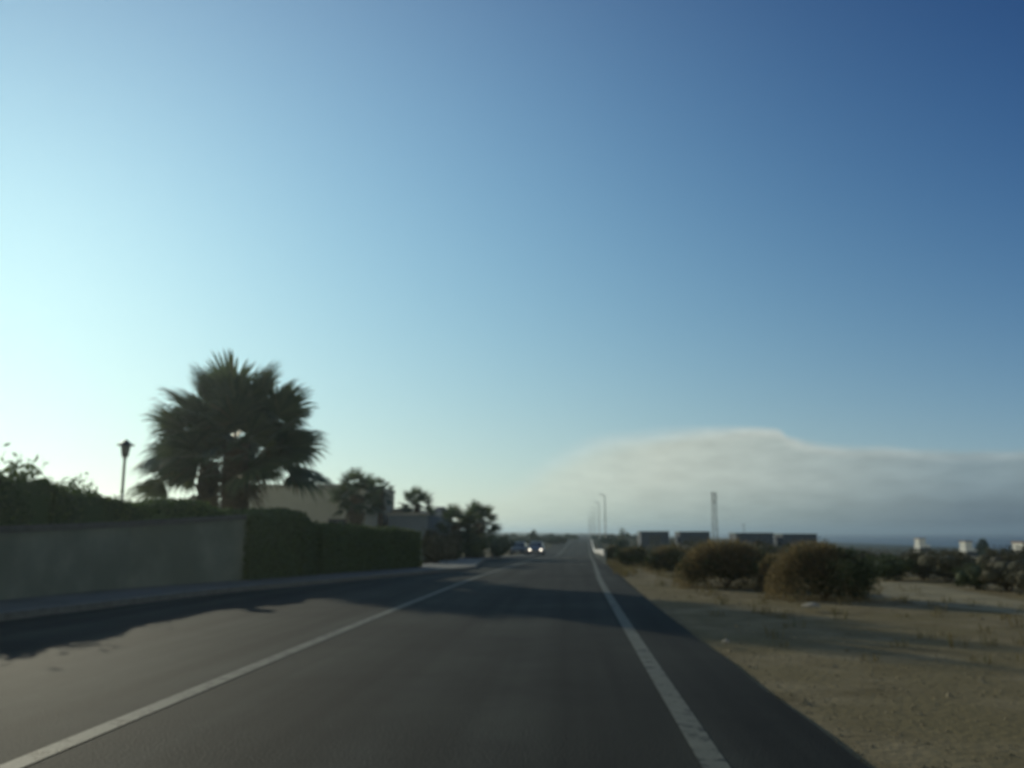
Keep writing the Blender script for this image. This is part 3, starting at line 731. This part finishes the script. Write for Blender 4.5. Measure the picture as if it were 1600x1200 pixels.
# scrubland bushes
protos = []
def scrub_proto(i):
    root = empty('low_shrub', (0, 0, 0), 'x', 'shrub', 'low shrubs scattered over the scrubland right of the road')
    cl = [(0, 0, .38, .62, .55, .42)]
    for k in range(4):
        a = k * 1.6 + i; cl.append((.4 * math.cos(a), .38 * math.sin(a), random.uniform(.3, .55), random.uniform(.28, .42), .32, random.uniform(.22, .36)))
    leafy(cl, 2600, .032, 'foliage', m_scrub if i % 3 else m_dkbush, root, core=.7)
    stems((0, 0, -.05), .5, 6, .02, root=root, spread=.7)
    return root
protos = [scrub_proto(i) for i in range(6)]
used = [False] * 6
def put_shrub(x, y, s, i, label):
    r = protos[i]
    if used[i]: r = copy_tree(protos[i])
    used[i] = True
    r.location = (x, y, gz(x, y)); r.scale = (s * random.uniform(.9, 1.25), s, s * random.uniform(.8, 1.1)); r.rotation_euler.z = random.random() * 6.28
    r['label'] = label
named = [(1395, 902, .95, 0, 'dark green shrub at the left end of the sandy track'),
         (1450, 900, 1.0, 1, 'grey green shrub behind the bright part of the sandy track'),
         (1492, 905, 1.05, 2, 'bushy grey shrub behind the middle of the sandy track'),
         (1540, 918, .8, 3, 'pale grey twiggy shrub in front of the scrub near the right edge'),
         (1590, 922, .95, 4, 'brownish shrub at the right edge above the sandy track'),
         (1640, 930, .9, 5, 'grey shrub just beyond the right edge of the picture')]
for px, py, s, i, lb in named:
    p = G(px, py, -.1); put_shrub(p.x, p.y + .4, s, i, lb)
cnt = 0
for k in range(400):
    y = random.uniform(19, 95); a = random.uniform(R(7), R(38)); x = y * math.tan(a)
    if x < edge_r(y) + 2.5 or x > 60: continue
    pp = MROT.transposed() @ (Vector((x, y, 0)) - CAM); px = 800 + pp.x / -pp.z * F
    if px < 1380 and y < 30: continue
    if y < 23 and px < 1700: continue
    s = random.uniform(.75, 1.35) * (1 + (y - 20) * .006)
    put_shrub(x, y, s, random.randrange(6), 'grey green low shrub in the scrubland behind the sandy track'); cnt += 1
    if cnt > 150: break

# far ground cover beyond
mb = MB(); P = []
for i in range(16000):
    y = random.uniform(90, 420); x = random.uniform(edge_r(y) + 4, 40 + y * .75)
    P.append((x, y, gz(x, y) + abs(random.gauss(0, .45))))
leaf_quads(mb, np.array(P), .35, None, 1.2)
o = link('scrubland', mb.mesh('scrubland'), m_scrub); tag(o, 'far scrub covering the land between the road and the sea', 'scrub', kind='stuff')

# ------------------------------------------------------------------ far sheds, mast, lamps
m_shed = mat('shed_wall', (0.03, 0.04, 0.06), (0.045, 0.055, 0.075), scale=1, rough=0.8)
m_shroof = mat('shed_roof', (0.05, 0.085, 0.085), (0.07, 0.11, 0.11), scale=1, rough=0.7)
SH = 'dark low sheds standing in a row beyond the bushes'
for px0, px1, yt, lb in ((1001, 1045, 830, 'distant dark flat roofed shed, leftmost of the row, left of the tall mast'),
                         (1062, 1109, 830.5, 'dark flat roofed shed in the distance, at the foot of the tall mast'),
                         (1150, 1208, 832.5, 'distant dark flat roofed shed right of the mast behind the wide brown bush'),
                         (1223, 1276, 834, 'dark flat roofed shed in the distance, rightmost of the row')):
    r = house(px0, px1, yt, 135, 6, m_shed, lb, [], mr=m_shroof, name='shed', cat='shed'); r['group'] = SH
    a = D(px0, yt, 135); b = D(px1, yt, 135); w_ = (b - a).length; dm = MB(); dm.box(-w_ * .2, w_ * .2, -.04, -.003, .15, 2.0); link('door', dm.mesh('door'), m_dkmetal, r)

m_galv = mat('galvanised_steel', (0.25, 0.27, 0.26), (0.32, 0.34, 0.33), scale=3, rough=0.5, metal=0.4)
p = D(1115, 770, 210); g = gz(p.x, p.y); h = p.z - g
root = empty('telecom_mast', (p.x, p.y, g), 'tall grey mast with antennas at its top rising above the brown bushes', 'mast')
mb = MB()
for sx, sy in ((-1, -1), (1, -1), (1, 1), (-1, 1)): mb.tube([(sx * .55, sy * .55, 0), (sx * .38, sy * .38, h)], [.07, .05], 8)
nb = int(h / 1.0)
for i in range(nb):
    z = i * h / nb; z2 = (i + 1) * h / nb; r0 = .55 - .17 * z / h; r1 = .55 - .17 * z2 / h
    c4 = [(-1, -1), (1, -1), (1, 1), (-1, 1)]
    for k in range(4):
        a, b = c4[k], c4[(k + 1) % 4]
        if i % 2: a, b = b, a
        mb.tube([(a[0] * r0, a[1] * r0, z), (b[0] * r1, b[1] * r1, z2)], [.035, .035], 5)
        mb.tube([(c4[k][0] * r1, c4[k][1] * r1, z2), (c4[(k + 1) % 4][0] * r1, c4[(k + 1) % 4][1] * r1, z2)], [.03, .03], 5)
link('lattice', mb.mesh('lattice'), m_galv, root)
for k in range(3):
    a = k * 2.094; mb = MB(); mb.box(-.13, .13, -.06, .06, h - 2.2, h + .2); o = link('antenna', mb.mesh('antenna'), m_post, root, loc=(.62 * math.cos(a), .62 * math.sin(a), 0), rot=(0, 0, a + 1.57))
mb = MB(); mb.lathe([(.75, h - 2.45), (.75, h - 2.4)], seg=16); link('platform', mb.mesh('platform'), m_galv, root)
p2 = D(1162, 818, 170); g2 = gz(p2.x, p2.y); h2_ = p2.z - g2
mb = MB(); mb.tube([(0, 0, 0), (0, 0, h2_)], [.07, .04], 8); mb.tube([(-.4, 0, h2_ - .3), (.4, 0, h2_ - .3)], [.03, .03], 6)
o = link('utility_pole', mb.mesh('utility_pole'), m_bark, loc=(p2.x, p2.y, g2)); tag(o, 'short thin wooden pole with a crossbar rising behind the wide brown bush', 'pole')

def street_lamp(loc, h, label):
    root = empty('street_lamp', loc, label, 'street lamp', 'street lamps along the right of the road far ahead')
    mb = MB(); mb.tube([(0, 0, -.1), (0, 0, h * .5), (0, 0, h - .5), (-.12, 0, h - .1), (-.5, 0, h)], [.13, .10, .075, .06, .05], 10); link('pole', mb.mesh('pole'), m_galv, root, smooth=True)
    mb = MB(); mb.box(-.95, -.48, -.14, .14, h - .06, h + .08); link('lamp_head', mb.mesh('lamp_head'), m_galv, root)
    return root
lp = None
words = ['nearest and tallest looking', 'second nearest', 'third nearest', 'fourth nearest', 'fifth nearest', 'farthest']
for k, (px, py, Yd) in enumerate(((945, 773, 165), (935.5, 785, 205), (929, 793, 250), (925, 800, 300), (922, 806, 360), (920, 811, 430))):
    p = D(px, py, Yd); g = gz(p.x, p.y)
    lb = words[k] + ' of the faint street lamps where the road vanishes'
    if lp is None: lp = street_lamp((p.x, p.y, g), p.z - g, lb); h0 = p.z - g
    else:
        c = copy_tree(lp); c.location = (p.x, p.y, g); c.scale = (1, 1, (p.z - g) / h0); c['label'] = lb

# guard rail at the right edge, far ahead
m_rail = mat('rail_paint', (0.60, 0.57, 0.54), (0.70, 0.66, 0.62), scale=4, rough=0.5)
gy = [42 + i * 4 for i in range(32)]
gx = lambda y: RL(y) + 0.45
root = empty('guard_rail', (gx(42), 42, zr(42) - .05), 'pale guard rail along the right edge of the road far ahead', 'guard rail')
mb = MB(); v = []
prof = [(0, .42), (-.05, .47), (-.05, .53), (0, .57), (-.05, .62), (-.05, .68), (0, .73), (.02, .73), (.02, .42)]
for y in gy:
    for a, b in prof: v.append((gx(y) - gx(42) + a, y - 42, zr(y) - zr(42) + b))
k = len(prof); mb.add(v, [(i * k + j, i * k + (j + 1) % k, (i + 1) * k + (j + 1) % k, (i + 1) * k + j) for i in range(len(gy) - 1) for j in range(k)] + [tuple(range(k))])
link('beam', mb.mesh('beam'), m_rail, root)
for y in gy:
    mb = MB(); mb.box(-.04, .04, -.05, .05, -.1, .68); link('post', mb.mesh('post'), m_galv, root, loc=(gx(y) - gx(42) + .065, y - 42, zr(y) - zr(42)))

# white houses down by the sea
m_white = mat('white_render', (0.72, 0.70, 0.62), (0.80, 0.77, 0.70), scale=1, rough=0.85)
m_tile = mat('clay_roof', (0.30, 0.17, 0.11), (0.38, 0.22, 0.14), scale=3, rough=0.9)
def villa(px, yt, Y, w_, label):
    a = D(px, yt, Y); g = gz(a.x, a.y); h = a.z - g
    root = empty('white_house', (a.x, a.y, g), label, 'house', 'small white houses between the scrub and the sea', rz=R(12))
    mb = MB(); mb.box(-w_ / 2, w_ / 2, -w_ * .4, w_ * .4, 0, h * .7); mb.box(-w_ / 2, w_ * .1, -w_ * .39, w_ * .3, h * .701, h); link('wall', mb.mesh('wall'), m_white, root)
    mb = MB(); mb.box(-w_ / 2 - .1, w_ * .1 + .1, -w_ * .39 - .1, w_ * .3 + .1, h + .002, h + .15); link('roof', mb.mesh('roof'), m_tile, root)
    for fx in (-.3, .0, .3): window(root, fx * w_, h * .3, 1.0, 1.0, y=-w_ * .4)
villa(1440, 842, 190, 2.4, 'tiny white house above the scrub, leftmost of the three by the sea')
villa(1512, 846.5, 170, 2.4, 'tiny white house above the scrub, middle one of the three by the sea')
villa(1603, 848, 120, 2.8, 'cream white house at the right edge of the picture by the sea')
shrub_px('sea_shrub', 1535, 843, 140, 26, 900, .18, m_dkbush, 'dark round bush beside the middle white house')

# ------------------------------------------------------------------ far trees on the left side of the road
def round_tree(px, yt, Y, wpx, label, name='round_tree', trunk=.35, m=m_fartree, n=1800, size=.12):
    c = D(px, yt, Y); g = gz(c.x, c.y); s = (D(px + 50, yt, Y) - c).length / 50; h = c.z - g; rx = wpx * s / 2
    root = empty(name, (c.x, c.y, g), label, 'tree', 'trees far down the left of the road')
    mb = MB(); mb.tube([(0, 0, -.1), (.05, 0, h * .3), (0, 0, h * .6)], [h * .05, h * .04, h * .02], 8)
    for k in range(4):
        a = k * 1.6; mb.tube([(0, 0, h * .35), (rx * .5 * math.cos(a), rx * .5 * math.sin(a), h * .7)], [h * .025, h * .008], 6)
    link('trunk', mb.mesh('trunk'), m_bark, root)
    cl = []
    for k in range(6):
        a = k * 1.05; cl.append((rx * .5 * math.cos(a), rx * .5 * math.sin(a), h * random.uniform(.45, .7), rx * .5, rx * .5, h * .3))
    leafy(cl, n, size, 'crown', m, root, core=.6)
for a in ((782, 836, 92, 40, 'low round tree right after the palm clump, far left roadside'),
          (803, 838, 120, 40, 'low tree behind the parked dark car'),
          (826, 841, 150, 40, 'low tree directly behind the oncoming car'),
          (850, 841, 165, 30, 'small tree just right of the oncoming car'),
          (864, 837, 150, 22, 'rounder tree standing out between the oncoming car and the road end'),
          (876, 838, 158, 20, 'rounded tree closest to the road end on the left'),
          (893, 841, 240, 26, 'farthest low tree at the very end of the road on the left')):
    round_tree(*a)
p = D(834, 828, 170); g = gz(p.x, p.y); hp = p.z - g
root = empty('cypress', (p.x, p.y, g), 'narrow pointed cypress sticking up above the far trees', 'tree')
mb = MB(); mb.tube([(0, 0, -.1), (0, 0, hp * .8)], [.15, .04], 8); link('trunk', mb.mesh('trunk'), m_bark, root)
leafy([(0, 0, hp * .4, .75, .75, hp * .4), (0, 0, hp * .72, .45, .45, hp * .28)], 1200, .1, 'crown', m_fartree, root, core=.6)
for (px, yt, Y, wpx, lb) in ((915, 841, 300, 30, 'dark low tree at the road end below the street lamps'), (952, 838, 150, 34, 'dark low tree right of the guard rail below the nearest street lamp'), (968, 842, 100, 34, 'dark low tree under the tiny distant palm')):
    c = D(px, yt, Y)
    if c.x < RL(Y) + 3: c.x = RL(Y) + 4
    dd = MROT.transposed() @ (c - CAM); round_tree(800 + dd.x / -dd.z * F, yt, Y, wpx, lb)

# ------------------------------------------------------------------ cars
m_tyre = mat('tyre_rubber', (0.02, 0.02, 0.02), rough=0.85)
m_rim = mat('alloy_rim', (0.45, 0.45, 0.46), rough=0.35, metal=0.8)
m_carglass = mat('car_glass', (0.02, 0.028, 0.035), rough=0.08, spec=0.7)
m_plate = mat('number_plate', (0.6, 0.6, 0.58), rough=0.5)
m_black = mat('black_plastic', (0.02, 0.02, 0.022), rough=0.5)
m_lampon = mat('headlight_on', (0.8, 0.78, 0.7), rough=0.2, emis=(1.0, 0.9, 0.72), estr=2.6)
m_lampoff = mat('headlight_off', (0.12, 0.12, 0.13), rough=0.15)
m_tail = mat('tail_lamp', (0.25, 0.02, 0.02), rough=0.3)
def car(loc, rz, paint, label, lights):
    """front faces local -Y"""
    root = empty('car', loc, label, 'car', rz=rz)
    # lengthwise stations: y, half width, sill z, belt z
    st = [(-2.08, .60, .34, .56), (-2.0, .78, .26, .66), (-1.75, .86, .22, .76), (-1.1, .89, .20, .90), (-.5, .90, .20, .94), (.6, .90, .20, .95), (1.4, .89, .20, .96), (1.85, .85, .24, .96), (2.05, .76, .30, .90), (2.1, .66, .36, .70)]
    mb = MB(); v = []
    for y, w_, a, b in st:
        sec = [(-w_ * .86, a), (-w_, a + .10), (-w_, (a + b) / 2 + .05), (-w_ * .94, b - .04), (-w_ * .80, b), (0, b + .02), (w_ * .80, b), (w_ * .94, b - .04), (w_, (a + b) / 2 + .05), (w_, a + .10), (w_ * .86, a)]
        v += [(x, y, z) for x, z in sec]
    k = 11
    mb.add(v, [(i * k + j, i * k + (j + 1) % k, (i + 1) * k + (j + 1) % k, (i + 1) * k + j) for i in range(len(st) - 1) for j in range(k)] + [tuple(range(k)), tuple(range((len(st) - 1) * k, len(st) * k))])
    body = link('body', mb.mesh('body'), paint, root, smooth=True)
    # cabin
    cs = [(-.95, .76, .90, .93), (-.25, .62, .93, 1.38), (.1, .61, .94, 1.45), (.9, .60, .94, 1.45), (1.35, .60, .95, 1.36), (1.85, .70, .95, .98)]
    mb = MB(); v = []
    for i, (y, wt, a, b) in enumerate(cs): v += [(-.80, y, a), (-wt, y, b), (0, y, b + .03), (wt, y, b), (.80, y, a)]
    mb.add(v, [(i * 5 + j, i * 5 + j + 1, (i + 1) * 5 + j + 1, (i + 1) * 5 + j) for i in range(5) for j in range(4)])
    link('cabin', mb.mesh('cabin'), paint, root, smooth=True)
    mb = MB(); mb.add([(-.70, -.93, .955), (.70, -.93, .955), (.56, -.29, 1.39), (-.56, -.29, 1.39)], [(0, 1, 2, 3)]); link('windscreen', mb.mesh('windscreen'), m_carglass, root)
    mb = MB(); mb.add([(-.64, 1.83, 1.02), (.64, 1.83, 1.02), (.55, 1.40, 1.37), (-.55, 1.40, 1.37)], [(0, 1, 2, 3)]); link('rear_window', mb.mesh('rear_window'), m_carglass, root)
    for s in (-1, 1):
        mb = MB(); mb.add([(s * .805, -.7, .97), (s * .805, 1.5, .98), (s * .635, 1.25, 1.36), (s * .635, -.15, 1.36)], [(0, 1, 2, 3)]); link('side_window', mb.mesh('side_window'), m_carglass, root)
        mb = MB(); mb.box(s * .98 - .09, s * .98 + .09, -.72, -.60, .92, 1.05); link('wing_mirror', mb.mesh('wing_mirror'), paint, root)
        mb = MB(); mb.lathe([(.02, -.03), (.12, -.02), (.13, .03), (.10, .07)], seg=20); o = link('headlight', mb.mesh('headlight'), m_lampon if lights else m_lampoff, root, loc=(s * .62, -2.02, .62), rot=(R(90), 0, 0))
        mb = MB(); mb.box(s * .68 - .12, s * .68 + .12, 2.02, 2.12, .68, .86); link('tail_light', mb.mesh('tail_light'), m_tail, root)
        for y in (-1.28, 1.3):
            mb = MB(); mb.lathe([(.20, -.10), (.30, -.10), (.32, -.07), (.32, .07), (.30, .10), (.20, .10)], seg=28); wh = link('wheel', mb.mesh('tyre'), m_tyre, root, loc=(s * .80, y, .32), rot=(0, R(90), 0), smooth=True)
            mb = MB(); mb.lathe([(.195, -.104), (.17, -.08), (.05, -.11), (.05, .11), (.17, .08), (.195, .104)], seg=20); link('rim', mb.mesh('rim'), m_rim, wh)
    mb = MB()
    for i in range(4): mb.box(-.36, .36, -2.11, -2.05, .50 + i * .04, .52 + i * .04)
    mb.box(-.55, .55, -2.09, -1.99, .27, .40); link('grille', mb.mesh('grille'), m_black, root)
    mb = MB(); mb.box(-.26, .26, -2.125, -2.095, .40, .49); link('number_plate', mb.mesh('number_plate'), m_plate, root)
    return root
m_paint1 = mat('blue_grey_paint', (0.06, 0.08, 0.12), rough=0.3, metal=0.4, spec=0.6)
m_paint2 = mat('black_paint', (0.02, 0.024, 0.022), rough=0.3, spec=0.6)
pc = D(838, 860, 100)
car((pc.x, 100, zr(100) + .002), R(-1), m_paint1, 'dark blue grey car with round headlights lit, driving towards us in the left lane', True)
pc = D(811, 860, 98)
car((pc.x, 98, zr(98) + .002), R(-2), m_paint2, 'black car parked at the left roadside next to the oncoming car', False)

# distant tree belt either side of the far road
for lb, x0f, x1f in (('low dark belt of trees on the horizon left of the far road', 770, 903), ('low dark belt of scrub on the horizon right of the far road', 925, 1010)):
    P = []; mb = MB()
    for i in range(5200):
        px = random.uniform(x0f, x1f); Yd = random.uniform(230, 290)
        t = D(px, 837 + 2.0 * math.sin(px * .21) + 1.2 * math.sin(px * .53), Yd); g = gz(t.x, t.y)
        P.append((t.x, t.y, g + (t.z - g) * random.random() ** .6))
    leaf_quads(mb, np.array(P), .32, None, 1.2)
    o = link('tree_belt', mb.mesh('tree_belt'), m_fartree); tag(o, lb, 'trees', kind='stuff')

# the hazy sea air
mb = MB(); mb.box(-9500, 9500, -2500, 9500, -30, 24)
hz = bpy.data.materials.new('sea_haze'); hz.use_nodes = True; t = hz.node_tree; t.nodes.clear()
pv = t.nodes.new('ShaderNodeVolumePrincipled'); pv.inputs['Color'].default_value = (0.72, 0.86, 0.95, 1); pv.inputs['Density'].default_value = 0.0005; pv.inputs['Anisotropy'].default_value = 0.7
t.links.new(pv.outputs[0], t.nodes.new('ShaderNodeOutputMaterial').inputs['Volume'])
o = link('haze', mb.mesh('haze'), hz); tag(o, kind='stuff')
o['label'] = 'thin pale sea haze over the whole scene'; o['category'] = 'haze'
